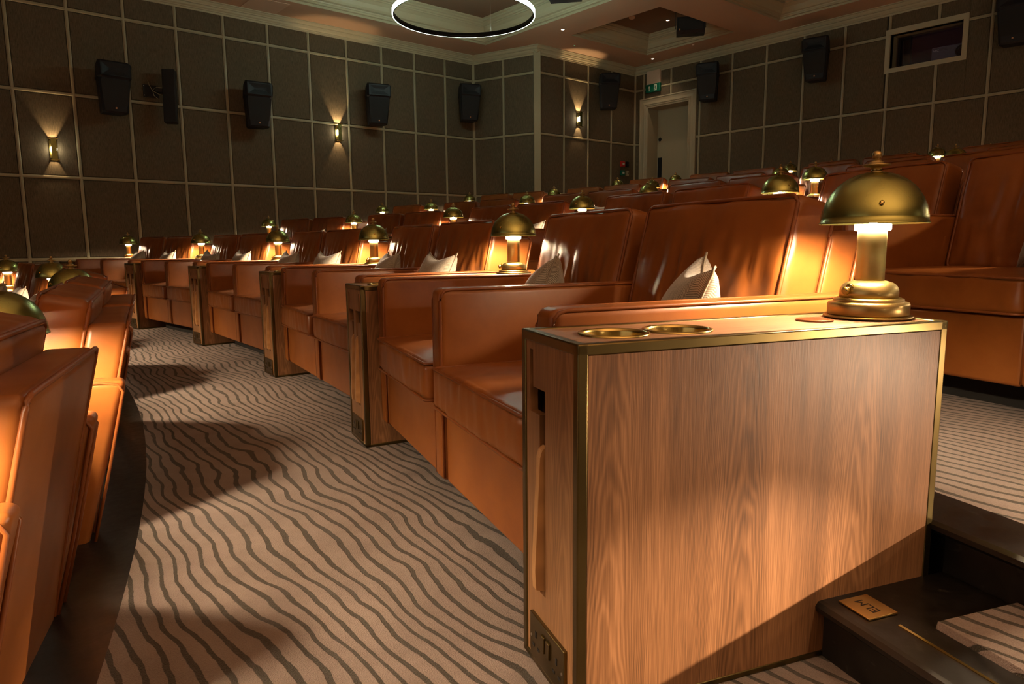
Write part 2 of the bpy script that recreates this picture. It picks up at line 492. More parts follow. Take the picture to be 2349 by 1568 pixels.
# ------------------------------------------------------------------ walls
def make_wall(name, p0, p1, zlo, ztop, vs_, hs, skip=lambda s0, s1, z0, z1: False, vskip=lambda s, z0, z1: False, post=None):
    """wall from p0 to p1 (inside is to the right of the direction); local x along, local y = into room"""
    d = Vector((p1[0] - p0[0], p1[1] - p0[1])); L = d.length; a = math.atan2(d.y, d.x)
    e = MB().box(0, L, 0.0, 0.08, zlo, ztop + 0.3).obj(name, M_backing, None, (p0[0], p0[1], 0), (0, 0, a))
    struct(e)
    # local -y is the room side
    BW = 0.036
    cache = {}
    edges = [0] + [v for v in vs_ if 0.05 < v < L - 0.05] + [L]
    zz = [zlo] + [h for h in hs if h > zlo + .05] + [ztop]
    for i in range(len(edges) - 1):
        for j in range(len(zz) - 1):
            s0, s1, z0, z1 = edges[i], edges[i + 1], zz[j], zz[j + 1]
            if s1 - s0 < 0.08 or z1 - z0 < 0.06: continue
            parts_ = skip(s0, s1, z0, z1)
            if parts_ is True: continue
            rects = [(s0, s1, z0, z1)] if parts_ is False else parts_
            for (a0, a1, b0, b1) in rects:
                g = BW / 2 + 0.006
                x0 = a0 + (g if a0 == s0 else 0.0); x1 = a1 - (g if a1 == s1 else 0.0)
                y0 = b0 + (g if b0 == z0 else 0.0); y1 = b1 - (g if b1 == z1 else 0.0)
                w_, h_ = x1 - x0, y1 - y0
                if w_ < 0.02 or h_ < 0.02: continue
                key = (round(w_, 3), round(h_, 3))
                if key not in cache:
                    b = 0.004
                    m_ = MB(); V = [(-w_/2, 0, -h_/2), (w_/2, 0, -h_/2), (w_/2, 0, h_/2), (-w_/2, 0, h_/2)]
                    V2 = [(-w_/2, -.008, -h_/2), (w_/2, -.008, -h_/2), (w_/2, -.008, h_/2), (-w_/2, -.008, h_/2)]
                    V3 = [(-w_/2+b, -.012, -h_/2+b), (w_/2-b, -.012, -h_/2+b), (w_/2-b, -.012, h_/2-b), (-w_/2+b, -.012, h_/2-b)]
                    m_.v = V + V2 + V3
                    for q in range(4):
                        r_ = (q + 1) % 4
                        m_.f += [[q, r_, 4 + r_, 4 + q], [4 + q, 4 + r_, 8 + r_, 8 + q]]; m_.sm += [False, False]
                    m_.f.append([8, 9, 10, 11]); m_.sm.append(False)
                    cache[key] = m_.mesh('fabric_panel', M_fabric)
                link('fabric_panel', cache[key], e, ((x0 + x1) / 2, 0, (y0 + y1) / 2))
    def batten(x0, x1, z0, z1, vert):
        m_ = MB(); c = BW / 2
        pr = [(-c, 0), (-c, -.011), (-c * .55, -.014), (-c * .45, -.020), (c * .45, -.020), (c * .55, -.014), (c, -.011), (c, 0)]
        if vert:
            for (u_, y_) in pr: m_.v.append((x0 + u_, y_ * 1.08, z0))
            for (u_, y_) in pr: m_.v.append((x0 + u_, y_ * 1.08, z1))
        else:
            for (u_, y_) in pr: m_.v.append((x0, y_, z0 + u_))
            for (u_, y_) in pr: m_.v.append((x1, y_, z0 + u_))
        n = len(pr)
        for i in range(n): m_.f.append([i, (i + 1) % n, n + (i + 1) % n, n + i]); m_.sm.append(False)
        m_.f.append(list(range(n))); m_.f.append(list(range(2 * n - 1, n - 1, -1))); m_.sm += [False, False]
        m_.obj('batten', M_batten, e)
    for v in edges:
        if v in (0, L): v = min(max(v, BW / 2), L - BW / 2)
        for (z0, z1) in (vskip(v, zlo, ztop) or [(zlo, ztop)]): batten(v, v, z0, z1, True)
    for h in hs:
        if h < zlo + .05: continue
        segs = post(h, L) if post else [(0, L)]
        for (x0, x1) in segs: batten(x0, x1, h, h, False)
    return e
# left wall runs from back corner towards the screen (inside on its right hand)
Lleft = XR0 - XF
make_wall('wall_left', (XR0, YL), (XF, YL), -0.6, 3.87, [0.599 * i for i in range(1, 24)], ROWS_Z).rotation_euler = (0, 0, math.pi)
for o in COL.objects:
    pass
wl = bpy.data.objects['wall_left']
# inside of a wall heading -x is on local... make sure panels face the room
wl.location = (XF, YL, 0); wl.rotation_euler = (0, 0, 0)
rx = [XR0 - 0.599 * i for i in range(0, 24)]
bpy.data.objects.remove  # no-op

def rebuild_left():
    for o in list(wl.children): bpy.data.objects.remove(o)
    bpy.data.objects.remove(wl)
    vsl = sorted([x - XF for x in rx if x - XF > 0.05])
    return make_wall('wall_left', (XF, YL), (XR0, YL), -0.6, 3.87, vsl, ROWS_Z)
wl = rebuild_left()
Lr = math.hypot(XR1 - XR0, YP - YL)
make_wall('wall_return', (XR0, YL), (XR1, YP), -0.1, 3.87, [Lr * 0.49], ROWS_Z)
make_wall('wall_projecting', (XR1, YP), (XB, YP), 0.5, 3.87, [0.61, 1.20, 1.805], ROWS_Z)
# back wall: along from (XB, YP) to (XB, YR); s = YP - y
DY0, DY1, DZ = 8.61, 7.38, 3.365        # door casing outer
WY0, WY1, WZ0, WZ1 = 4.325, 3.325, 3.045, 3.615
vb = [YP - (3.07 + 0.6075 * k) for k in range(9, -12, -1)]
def skip_b(s0, s1, z0, z1):
    rects = [(s0, s1, z0, z1)]
    for (a0, a1, b0, b1) in ((YP - DY0, YP - DY1, 0, DZ), (YP - WY0, YP - WY1, WZ0, WZ1)):
        out = []
        for (p0, p1, q0, q1) in rects:
            if p1 <= a0 or p0 >= a1 or q1 <= b0 or q0 >= b1: out.append((p0, p1, q0, q1)); continue
            if p0 < a0: out.append((p0, a0, q0, q1))
            if p1 > a1: out.append((a1, p1, q0, q1))
            m0, m1 = max(p0, a0), min(p1, a1)
            if q0 < b0: out.append((m0, m1, q0, b0))
            if q1 > b1: out.append((m0, m1, b1, q1))
        rects = out
    if not rects: return True
    if rects == [(s0, s1, z0, z1)]: return False
    return rects
def vskip_b(s, zlo, ztop):
    if YP - DY0 < s < YP - DY1: return [(DZ, ztop)]
    if YP - WY0 < s < YP - WY1: return [(zlo, WZ0), (WZ1, ztop)]
    return None
def post_b(h, L):
    segs = [(0, L)]
    for (a0, a1, b0, b1) in ((YP - DY0, YP - DY1, 0, DZ), (YP - WY0, YP - WY1, WZ0, WZ1)):
        if b0 < h < b1:
            out = []
            for (p, q) in segs:
                if p < a0: out.append((p, a0))
                if q > a1: out.append((a1, q))
            segs = out
    return segs
wb = make_wall('wall_back', (XB, YP), (XB, YR), 0.9, 3.87, vb, ROWS_Z, skip_b, vskip_b, post_b)
# backing of the back wall with door and booth openings
me = MB()
def back_piece(y0, y1, z0, z1): me.box(YP - y1, YP - y0, 0.0, 0.08, z0, z1)
iD0, iD1, iDZ = 8.46, 7.53, 3.205
iW0, iW1, iZ0, iZ1 = 4.265, 3.385, 3.105, 3.545
back_piece(iD0, YP, 0.9, 4.2); back_piece(iW0, iD1, 0.9, 4.2); back_piece(YR, iW1, 0.9, 4.2)
back_piece(iD1, iD0, iDZ, 4.2); back_piece(iW1, iW0, 0.9, iZ0); back_piece(iW1, iW0, iZ1, 4.2)
wb.data = me.mesh('wall_back', M_backing)
# corner post on the projecting corner
MB().box(-0.055, 0.055, -0.03, 0.04, 0.3, 3.87).obj('trim_20', M_batten, None, (XR1, YP, 0), (0, 0, -0.55))
struct(bpy.data.objects['trim_20'])
struct(MB().box(XF - .1, XF, YR, YL, -0.6, 4.2).obj('wall_front', M_fabric))
struct(MB().box(XF, XB, YR - .1, YR, -0.6, 4.2).obj('wall_right', M_fabric))

# cornice sweep
def sweep(path, prof, name, m, closed=False, parent=None):
    """path xy points, prof (offset to the right of travel, z)"""
    N = len(path); mb = MB(); P = [Vector(p) for p in path]
    offs = []
    for i in range(N):
        if closed or 0 < i < N - 1:
            d0 = (P[i] - P[i - 1]).normalized(); d1 = (P[(i + 1) % N] - P[i]).normalized()
        elif i == 0: d0 = d1 = (P[1] - P[0]).normalized()
        else: d0 = d1 = (P[-1] - P[-2]).normalized()
        n0 = Vector((d0.y, -d0.x)); n1 = Vector((d1.y, -d1.x)); mm = (n0 + n1).normalized()
        offs.append(mm / max(0.3, mm.dot(n0)))
    m_ = len(prof)
    for i in range(N):
        for (o_, z) in prof: q = P[i] + offs[i] * o_; mb.v.append((q.x, q.y, z))
    for i in range(N if closed else N - 1):
        j = (i + 1) % N
        for k in range(m_ - 1):
            mb.f.append([i * m_ + k, i * m_ + k + 1, j * m_ + k + 1, j * m_ + k]); mb.sm.append(False)
    return mb.obj(name, m, parent)
corn = [(0, 3.80), (0.022, 3.80), (0.022, 3.822), (0.034, 3.826), (0.034, 3.838), (0.052, 3.852), (0.060, 3.872), (0.078, 3.876), (0.078, 3.888), (0.092, 3.902), (0.100, 3.915), (0.118, 3.918), (0.118, ZC)]
wallpath = [(XF, YL), (XR0, YL), (XR1, YP), (XB, YP), (XB, YR)]
struct(sweep(wallpath, corn, 'trim_21', M_cornice))

# ------------------------------------------------------------------ ceiling and coffers
COFFERS = [(3.0, 7.35, 5.0, 9.22), (8.05, 9.87, 6.30, 7.98), (8.05, 9.92, 3.70, 5.60), (3.0, 7.35, 0.2, 3.9)]
xs = sorted(set([XF, XB + .2] + [c[0] for c in COFFERS] + [c[1] for c in COFFERS]))
ys = sorted(set([YR, YL] + [c[2] for c in COFFERS] + [c[3] for c in COFFERS]))
mb = MB()
for i in range(len(xs) - 1):
    for j in range(len(ys) - 1):
        cx, cy_ = (xs[i] + xs[i + 1]) / 2, (ys[j] + ys[j + 1]) / 2
        if any(c[0] < cx < c[1] and c[2] < cy_ < c[3] for c in COFFERS): continue
        b = len(mb.v); mb.v += [(xs[i], ys[j], ZC), (xs[i], ys[j + 1], ZC), (xs[i + 1], ys[j + 1], ZC), (xs[i + 1], ys[j], ZC)]
        mb.f.append([b, b + 1, b + 2, b + 3]); mb.sm.append(False)
ceil = struct(mb.obj('ceiling', M_ceil, fix=False))
cprof = [(0, 0), (0, .030), (.035, .034), (.035, .055), (.045, .060), (.050, .075), (.085, .085), (.105, .11), (.13, .16), (.17, .195), (.185, .20), (.185, .215), (.205, .222), (.215, .24), (.24, .25), (.24, .27), (.27, .28), (.27, .30)]
for i, (x0, x1, y0, y1) in enumerate(COFFERS):
    sc = 1.0 if i in (0, 3) else 0.85
    path = [(x0, y0), (x0, y1), (x1, y1), (x1, y0)]
    o = sweep(path, [(a * sc, ZC + z * sc) for a, z in cprof], 'coffer_moulding', M_cornice, True, ceil)
    d = .27 * sc
    MB().box(x0 + d - .02, x1 - d + .02, y0 + d - .02, y1 - d + .02, ZC + .30 * sc, ZC + .30 * sc + .03).obj('coffer_panel', M_coffer, ceil)
# plaster access hatch
hb = MB().box(3.66, 4.14, 9.33, 9.80, ZC - 0.006, ZC + 0.002).obj('access_hatch', M_hatch)
tag(hb, 'square plaster access hatch in the ceiling at the top left', 'hatch')

# LED ring
def ring_light():
    e = empty('ring_light', (5.32, 7.08, 3.49))
    R, n = 0.842, 96
    def band(r0, r1, z0, z1):
        m_ = MB(); 
        for i in range(n):
            a = 2 * math.pi * i / n; c, s = math.cos(a), math.sin(a)
            m_.v += [(r0 * c, r0 * s, z0), (r1 * c, r1 * s, z0), (r1 * c, r1 * s, z1), (r0 * c, r0 * s, z1)]
        for i in range(n):
            j = (i + 1) % n
            for k in range(4):
                l = (k + 1) % 4; m_.f.append([4 * i + k, 4 * i + l, 4 * j + l, 4 * j + k]); m_.sm.append(k % 2 == 1)
        return m_
    band(R - 0.012, R, -0.028, 0.028).obj('ring_body', M_spk, e)
    band(R + 0.0005, R + 0.008, -0.026, 0.026).obj('led_strip', M_ring, e)
    for a in (0.5, 2.6, 4.7):
        MB().tube([(R * math.cos(a), R * math.sin(a), 0.02), (R * math.cos(a) * 0.98, R * math.sin(a) * 0.98, ZC + 0.29 - 3.49)], 0.0012, 5).obj('suspension_wire', M_steel, e)
    tag(e, 'large circular white light ring hanging in the ceiling recess', 'ceiling light')
ring_light()

# downlights
def downlight(x, y, z, label):
    e = empty('downlight', (x, y, z))
    MB().lathe([(0.020, 0.0), (0.040, 0.0), (0.042, -0.003), (0.038, -0.006), (0.024, -0.005), (0.020, 0.0)], 20, cap0=False, cap1=False).obj('bezel', M_hatch, e)
    MB().lathe([(0.021, -0.001), (0.021, -0.003)], 16).obj('lens', M_down, e)
    tag(e, label, 'downlight')
    sp = bpy.data.lights.new('downlight_beam', 'SPOT'); sp.energy = DOWN_W; sp.color = (1, .72, .48); sp.spot_size = 1.9; sp.spot_blend = 0.6; sp.shadow_soft_size = 0.03
    l = bpy.data.objects.new('downlight_beam', sp); COL.objects.link(l); l.parent = e; l.location = (0, 0, -0.02)
downlight(7.735, 7.85, ZC, 'small lit downlight in the flat ceiling right of the ring light')
downlight(10.14, 8.07, ZC, 'small lit downlight in the ceiling near the door corner')
downlight(9.3, 7.12, ZC + .255, 'lit downlight inside the small ceiling recess')
for (x, y, z, lab, r) in ((8.45, 8.31, ZC, 'tiny ceiling sensor with a green light beside the moulding', .018), (9.95, 7.1, ZC, 'tiny white sensor on the ceiling above the wall speaker', .018), (8.72, 7.35, ZC + .255, 'round smoke detector in the small ceiling recess', .05)):
    e = MB().lathe([(r * .5, -r * .8), (r * .9, -r * .6), (r, -r * .2), (r, 0)], 20).obj('ceiling_sensor' if r < .03 else 'smoke_detector', M_hatch, None, (x, y, z))
    tag(e, lab, 'sensor' if r < .03 else 'smoke detector')
    if 'green' in lab: MB().lathe([(0.004, -0.018), (0.004, -0.014)], 8).obj('indicator', M_led, e)

# ------------------------------------------------------------------ door, exit sign, booth window
def frame_sweep(mb, y0, y1, zb, zt, prof):
    """architrave: path up one side, across, down; prof (distance inwards from the outer edge, proud)"""
    m_ = len(prof); b = len(mb.v)
    for (sy, top) in ((y0, 0), (y0, 1), (y1, 1), (y1, 0)):
        s = -1 if sy == y0 else 1
        for (d, p) in prof:
            mb.v.append((XB - p, sy + s * d, (zt - d) if top else zb))
    for i in range(3):
        for k in range(m_ - 1):
            mb.f.append([b + i * m_ + k, b + i * m_ + k + 1, b + (i + 1) * m_ + k + 1, b + (i + 1) * m_ + k]); mb.sm.append(False)
dr = empty('door_1', (XB, 7.965, 1.12)); dr['kind'] = 'structure'
def at(o, par):  # keep world coordinates under a parent
    o.parent = par; o.location = Vector(o.location) - Vector(par.location); return o
mb = MB(); frame_sweep(mb, DY0, DY1, 1.12, DZ, [(0, 0), (0, .035), (.018, .038), (.024, .030), (.07, .026), (.11, .032), (.125, .024), (.14, .024), (.15, .016), (.172, .014), (.176, .010), (.176, -.30)])
at(mb.obj('door_frame', M_door), dr)
mb = MB(); mb.box(XB + .285, XB + .33, iD1, iD0, 1.12, iDZ + .02); at(mb.obj('door_leaf', M_door), dr)
mb = MB(); mb.box(XB + .278, XB + .287, iD1, iD0 - .17, 1.20, iDZ - .11); at(mb.obj('raised_panel', M_door), dr)
mb = MB(); mb.lathe([(.035, 0), (.035, -.005)], 20, (XB + .284, iD0 - .085, 2.66), axis='x'); at(mb.obj('round_sign', M_txt), dr)
mb = MB(); mb.box(XB + .279, XB + .285, iD0 - .135, iD0 - .045, 1.95, 2.33); at(mb.obj('push_plate', M_spk), dr)
mb = MB(); mb.box(XB + .33, XB + .36, 7.2, 8.7, 0.9, 3.5); struct(mb.obj('trim_22', M_backing))
es = empty('exit_sign', (XB - .01, 8.30, 3.60))
MB().box(-.03, 0.0, -.150, .150, -.005, .225).obj('cover_plate', M_hatch, es)
MB().rbox(-.05, 0.0, -.158, .158, -.150, -.005, .008, 2).obj('sign_body', M_green, es)
# arrow and running figure (room side faces -x; viewer's left is +y)
ar = MB(); ar.box(-.053, -.050, .066, .078, -.125, -.055)
b = len(ar.v); ar.v += [(-.053, .072, -.035), (-.053, .10, -.07), (-.053, .09, -.082), (-.053, .072, -.06), (-.053, .054, -.082), (-.053, .044, -.07)]
ar.f += [[b, b + 1, b + 2, b + 3], [b, b + 3, b + 4, b + 5]]; ar.sm += [False, False]
ar.obj('arrow', M_white, es)
rn = MB(); rn.box(-.0525, -.050, -.095, -.035, -.130, -.028)
rn.obj('doorway_symbol', M_white, es)
fg = MB(); fg.lathe([(.008, -.001), (.008, 0)], 12, (-.0535, -.060, -.047), axis='x')
for q in (((-.062, -.058), (-.072, -.092)), ((-.072, -.092), (-.055, -.105)), ((-.055, -.105), (-.056, -.126)), ((-.070, -.092), (-.082, -.110)), ((-.082, -.110), (-.092, -.112)), ((-.062, -.064), (-.046, -.078)), ((-.064, -.064), (-.084, -.076))):
    fg.tube([(-.054, q[0][0], q[0][1]), (-.054, q[1][0], q[1][1])], .0045, 5)
fg.obj('running_figure', M_green, es)
tag(es, 'green fire exit sign with white arrow and running figure above the door', 'exit sign')

pw = empty('window_1', (XB, 3.825, 3.33)); pw['kind'] = 'structure'
mb = MB()
for (y0, y1, z0, z1) in ((iW0, WY0, WZ0, WZ1), (WY1, iW1, WZ0, WZ1), (iW1, iW0, WZ0, iZ0), (iW1, iW0, iZ1, WZ1)): mb.box(XB - .03, XB + .02, y0, y1, z0, z1)
at(mb.obj('window_frame', M_cornice), pw)
mb = MB()
t_ = .02
for (y0, y1, z0, z1) in ((iW0, iW0 + t_, iZ0 - t_, iZ1 + t_), (iW1 - t_, iW1, iZ0 - t_, iZ1 + t_), (iW1, iW0, iZ0 - t_, iZ0), (iW1, iW0, iZ1, iZ1 + t_)): mb.box(XB + .0, XB + .30, y0, y1, z0, z1)
at(mb.obj('reveal', M_batten), pw)
mb = MB(); mb.box(XB + 1.0, XB + 1.02, 2.6, 5.2, 2.8, 3.9); at(mb.obj('booth_lining', M_booth), pw)
mb = MB(); mb.box(XB + .24, XB + .30, 4.10, iW0, iZ0, iZ1); at(mb.obj('curtain', M_black), pw)
gl = bpy.data.materials.new('clear_glass'); gl.use_nodes = True
gt = gl.node_tree; gt.nodes.clear(); go = gt.nodes.new('ShaderNodeOutputMaterial'); gm = gt.nodes.new('ShaderNodeMixShader')
ga = gt.nodes.new('ShaderNodeBsdfTransparent'); ga.inputs[0].default_value = (.82, .78, .84, 1); gg = gt.nodes.new('ShaderNodeBsdfGlossy'); gg.inputs['Roughness'].default_value = .05
gm.inputs[0].default_value = .06; gt.links.new(ga.outputs[0], gm.inputs[1]); gt.links.new(gg.outputs[0], gm.inputs[2]); gt.links.new(gm.outputs[0], go.inputs[0])
mb = MB(); mb.box(XB + .20, XB + .204, iW1, iW0, iZ0, iZ1); at(mb.obj('pane', gl), pw)
pj = empty('projector', (XB + .42, 3.62, 3.13))
MB().rbox(-.16, .2, -.28, .22, 0, .20, .015, 2).obj('body', M_proj, pj)
MB().lathe([(.07, .02), (.075, -.01), (.062, -.03), (.055, -.02), (.05, 0.0)], 28, (-.17, -.15, .10), axis='x', cap1=True).obj('lens', M_glass, pj)
MB().box(-.163, -.16, .02, .2, .15, .152).box(-.163, -.16, .02, .2, .165, .167).obj('vent', M_txt, pj)
text_obj('NEC', .038, M_txtw, 'lettering', pj, (-.1625, .165, .155), (math.pi / 2, 0, -math.pi / 2))
tag(pj, 'dark projector behind the glass of the booth window', 'projector')
le = bpy.data.lights.new('booth_fill', 'POINT'); le.energy = 1.0; le.color = (1, .7, .7); le.shadow_soft_size = .1  # added point light that brightens the booth interior, no fitting behind it
lo = bpy.data.objects.new('booth_fill', le); COL.objects.link(lo); lo.location = (XB + .38, 3.95, 3.80)

# call points on projecting wall
def box_thing(name, loc, size, m, label, cat, white=None):
    e = empty(name, loc)
    MB().rbox(-size[0] / 2, size[0] / 2, -size[1], 0, -size[2] / 2, size[2] / 2, .006, 2).obj('housing', m, e)
    if white: MB().box(-white[0] / 2, white[0] / 2, -size[1] - .002, -size[1] + .001, -white[1] / 2, white[1] / 2).obj('white_panel', M_white, e)
    else: MB().lathe([(.012, 0), (.012, -.006)], 14, (0, -size[1], 0), axis='y').obj('key_hole', M_txt, e)
    tag(e, label, cat)
box_thing('fire_call_point', (10.13, YP - .012, 2.205), (.095, .05, .095), M_redb, 'red fire call point on the wall left of the door', 'call point', (.055, .035))
box_thing('door_release', (10.13, YP - .012, 2.045), (.095, .05, .095), M_green, 'green door release box below the red call point', 'call point', (.055, .035))
box_thing('wall_switch', (10.27, YP - .012, 2.205), (.06, .04, .10), M_spk, 'dark wall switch right of the red call point', 'switch')
box_thing('wall_switch', (10.27, YP - .012, 2.045), (.06, .04, .10), M_batten, 'grey key switch right of the green release box', 'switch')

# ------------------------------------------------------------------ wall speakers
def make_speaker():
    e = empty('wall_speaker')
    Wd, H, D = .40, .62, .26
    # local: front = -y, back towards wall +y. centre at origin
    body = MB()
    secs = [(-.31, .145, -.03, .17), (-.29, .155, -.055, .18), (.10, .185, -.12, .16), (.12, .198, -.13, .155), (.28, .20, -.15, .10), (.31, .185, -.13, .08)]
    for (z, hw, yf, yb) in secs:
        r = .03
        for (x, y) in ((-hw, yf + r), (-hw + r, yf), (hw - r, yf), (hw, yf + r), (hw * .8, yb), (-hw * .8, yb)): body.v.append((x, y, z))
    for i in range(len(secs) - 1):
        for k in range(6):
            l = (k + 1) % 6; body.f.append([6 * i + k, 6 * i + l, 6 * i + 6 + l, 6 * i + 6 + k]); body.sm.append(False)
    body.f += [list(range(6)), list(range(6 * len(secs) - 1, 6 * len(secs) - 7, -1))]; body.sm += [False, False]
    body.obj('cabinet', M_spk, e)
    g = MB(); b = 0
    g.v = [(-.137, -.070, -.215), (.137, -.070, -.215), (.168, -.128, .085), (-.168, -.128, .085), (-.137, -.05, -.215), (.137, -.05, -.215), (.168, -.10, .085), (-.168, -.10, .085)]
    g.f = [[0, 1, 2, 3], [0, 4, 5, 1], [1, 5, 6, 2], [2, 6, 7, 3], [3, 7, 4, 0]]; g.sm = [False] * 5
    g.obj('grille', M_grille, e)
    h = MB()
    # flared horn: outer rim rectangle to a narrow slot
    def ringv(hw, hh, y, zc=.205): return [(-hw, y, zc - hh), (hw, y, zc - hh), (hw, y, zc + hh), (-hw, y, zc + hh)]
    lv = [ringv(.17, .080, -.141), ringv(.172, .082, -.160), ringv(.155, .070, -.160), ringv(.10, .030, -.1490), ringv(.075, .012, -.1460)]
    for q in lv: h.v += q
    for i in range(len(lv) - 1):
        for k in range(4):
            l = (k + 1) % 4; h.f.append([4 * i + k, 4 * i + l, 4 * i + 4 + l, 4 * i + 4 + k]); h.sm.append(False)
    h.f.append([16, 17, 18, 19]); h.sm.append(False)
    h.obj('horn', M_spk, e, fix=False)
    MB().box(-.009, .009, -.079, -.060, -.262, -.244).obj('badge', M_badge, e)
    br = MB(); br.box(-.10, .10, .255, .265, -.10, .10); br.box(-.02, .02, .12, .26, -.03, .03)
    br.obj('bracket', M_plinth, e)
    return e
spk0 = make_speaker(); used = [False]
def place_speaker(x, y, z, rz, label, tilt=0.0, grp='wall speakers'):
    o = spk0 if not used[0] else copy_tree(spk0)
    used[0] = True
    o.location = (x, y, z); o.rotation_euler = (tilt, 0, rz); o.scale = (.93, .93, .93)
    tag(o, label, 'speaker', grp)
    return o
def wallspk(px, z, lab): place_speaker(px, YL - .28, z, .28 - math.atan2(px, 9.67), lab)
wallspk(2.03, 2.645, 'black wall speaker nearest the left edge, beside the narrow one')
wallspk(3.76, 2.65, 'black speaker on the left wall between the two lit sconces')
wallspk(5.60, 2.87, 'black speaker on the left wall just right of the second sconce')
wallspk(7.34, 3.10, 'black speaker on the left wall next to the inner corner')
place_speaker(9.46, YP - .28, 3.36, -.62, 'black speaker on the projecting wall left of the door')
place_speaker(XB - .28, 6.98, 3.36, -1.2, 'black speaker on the back wall at the top right of the door')
place_speaker(XB - .28, 5.17, 3.36, -1.36, 'black speaker on the back wall left of the booth window')
place_speaker(XB - .28, 2.76, 3.36, -1.45, 'black speaker at the top right corner, right of the booth window')
# narrow column speaker with wall plate and cables
ns = empty('column_speaker', (2.62, YL - .16, 2.66)); ns.rotation_euler = (0, 0, 0)
cab = MB(); cab.rbox(-.075, .075, -.055, .055, -.33, .33, .012, 2).obj('cabinet', M_grille, ns, (.06, -.05, -.02), (-.10, .0, -.5))
MB().box(-.20, -.02, .135, .150, -.02, .13).obj('wall_plate', M_plinth, ns)
MB().box(-.09, .03, .0, .14, .035, .075).obj('bracket_arm', M_plinth, ns)
for z in (0.0, .115):
    MB().lathe([(.005, 0), (.005, -.006)], 8, (-.19, .136, z), axis='y').obj('screw', M_steel, ns)
MB().tube([(-.14, .13, .18), (-.135, .10, .12), (-.11, .06, .05), (-.05, .03, .01), (.0, .02, .0)], .004, 6).tube([(.01, .02, .09), (-.06, .05, .10), (-.11, .06, .06), (-.10, .05, -.01), (-.06, .03, -.05)], .004, 6).obj('cable', M_batten, ns)
tag(ns, 'narrow black column speaker on a wall bracket with loose cables', 'speaker')
# speakers hanging from ceiling
def hang(x, y, z, rz, lab):
    e = empty('ceiling_speaker', (x, y, z), rz)
    b = MB(); pr = [(-.15, -.09), (-.13, .10), (.13, .12), (.15, -.06), (.10, -.12), (-.10, -.13)]
    b.prism(pr, -.20, .20, 'yz'); b.obj('cabinet', M_spk, e)
    MB().box(-.17, .17, -.152, -.140, -.08, .09).obj('grille', M_grille, e)
    MB().box(-.17, -.15, -.165, -.15, -.09, -.07).obj('badge', M_badge, e)
    MB().box(-.22, -.212, -.02, .02, -.03, .27).box(.212, .22, -.02, .02, -.03, .27).box(-.22, .22, -.02, .02, .26, .27).box(-.01, .01, -.01, .01, .26, .42).obj('yoke', M_plinth, e)
    tag(e, lab, 'speaker')
hang(9.10, 6.55, 3.93, -0.9, 'black box speaker hanging in the small ceiling recess')
hang(6.65, 6.70, 3.95, -0.9, 'black box speaker cut by the top edge beside the ring light')

# ------------------------------------------------------------------ sconces
def make_sconce():
    e = empty('wall_sconce')
    MB().box(-.04, .04, -.012, 0, -.10, .10).obj('back_plate', M_trim, e)
    m_ = MB(); m_.box(-.027, .027, -.080, -.072, -.118, .118)
    m_.obj('front_plate', M_dome, e)
    m_ = MB(); m_.box(-.045, .045, -.08, -.004, .118, .128).box(-.045, .045, -.08, -.004, -.128, -.118)
    # openings in both collars leave the beams free
    m_ = MB()
    for z in (-.124, .118):
        m_.box(-.05, -.036, -.085, 0, z, z + .006).box(.036, .05, -.085, 0, z, z + .006).box(-.036, .036, -.085, -.072, z, z + .006).box(-.036, .036, -.010, 0, z, z + .006)
    m_.obj('collar', M_brass, e)
    MB().lathe([(.016, -.040), (.034, -.012), (.034, .012), (.016, .040)], 16, (0, -.043, 0)).obj('bulb', M_bulb, e)
    return e
sc0 = make_sconce(); su = [False]
def place_sconce(x, y, z, lab, pw_):
    o = sc0 if not su[0] else copy_tree(sc0); su[0] = True
    o.location = (x, y, z); tag(o, lab, 'wall light', 'brass wall sconces')
    for s, e_ in ((1, 1.0), (-1, .35)):
        sp = bpy.data.lights.new('sconce_beam', 'SPOT'); sp.energy = pw_ * e_; sp.color = (1, .66, .34)
        sp.spot_size = 1.15; sp.spot_blend = .5; sp.shadow_soft_size = .012
        l = bpy.data.objects.new('sconce_beam', sp); COL.objects.link(l); l.parent = o
        l.location = (0, -.045, .055 * s); l.rotation_euler = (math.radians(180 - 8) if s > 0 else math.radians(8), 0, 0)
place_sconce(1.40, YL - .012, 1.915, 'lit brass wall sconce at the far left', SCONCE_W)
place_sconce(5.06, YL - .012, 2.445, 'lit brass wall sconce in the middle of the left wall', SCONCE_W)
place_sconce(8.98, YP - .012, 2.88, 'lit brass wall sconce on the projecting wall beside the door corner', SCONCE_W)

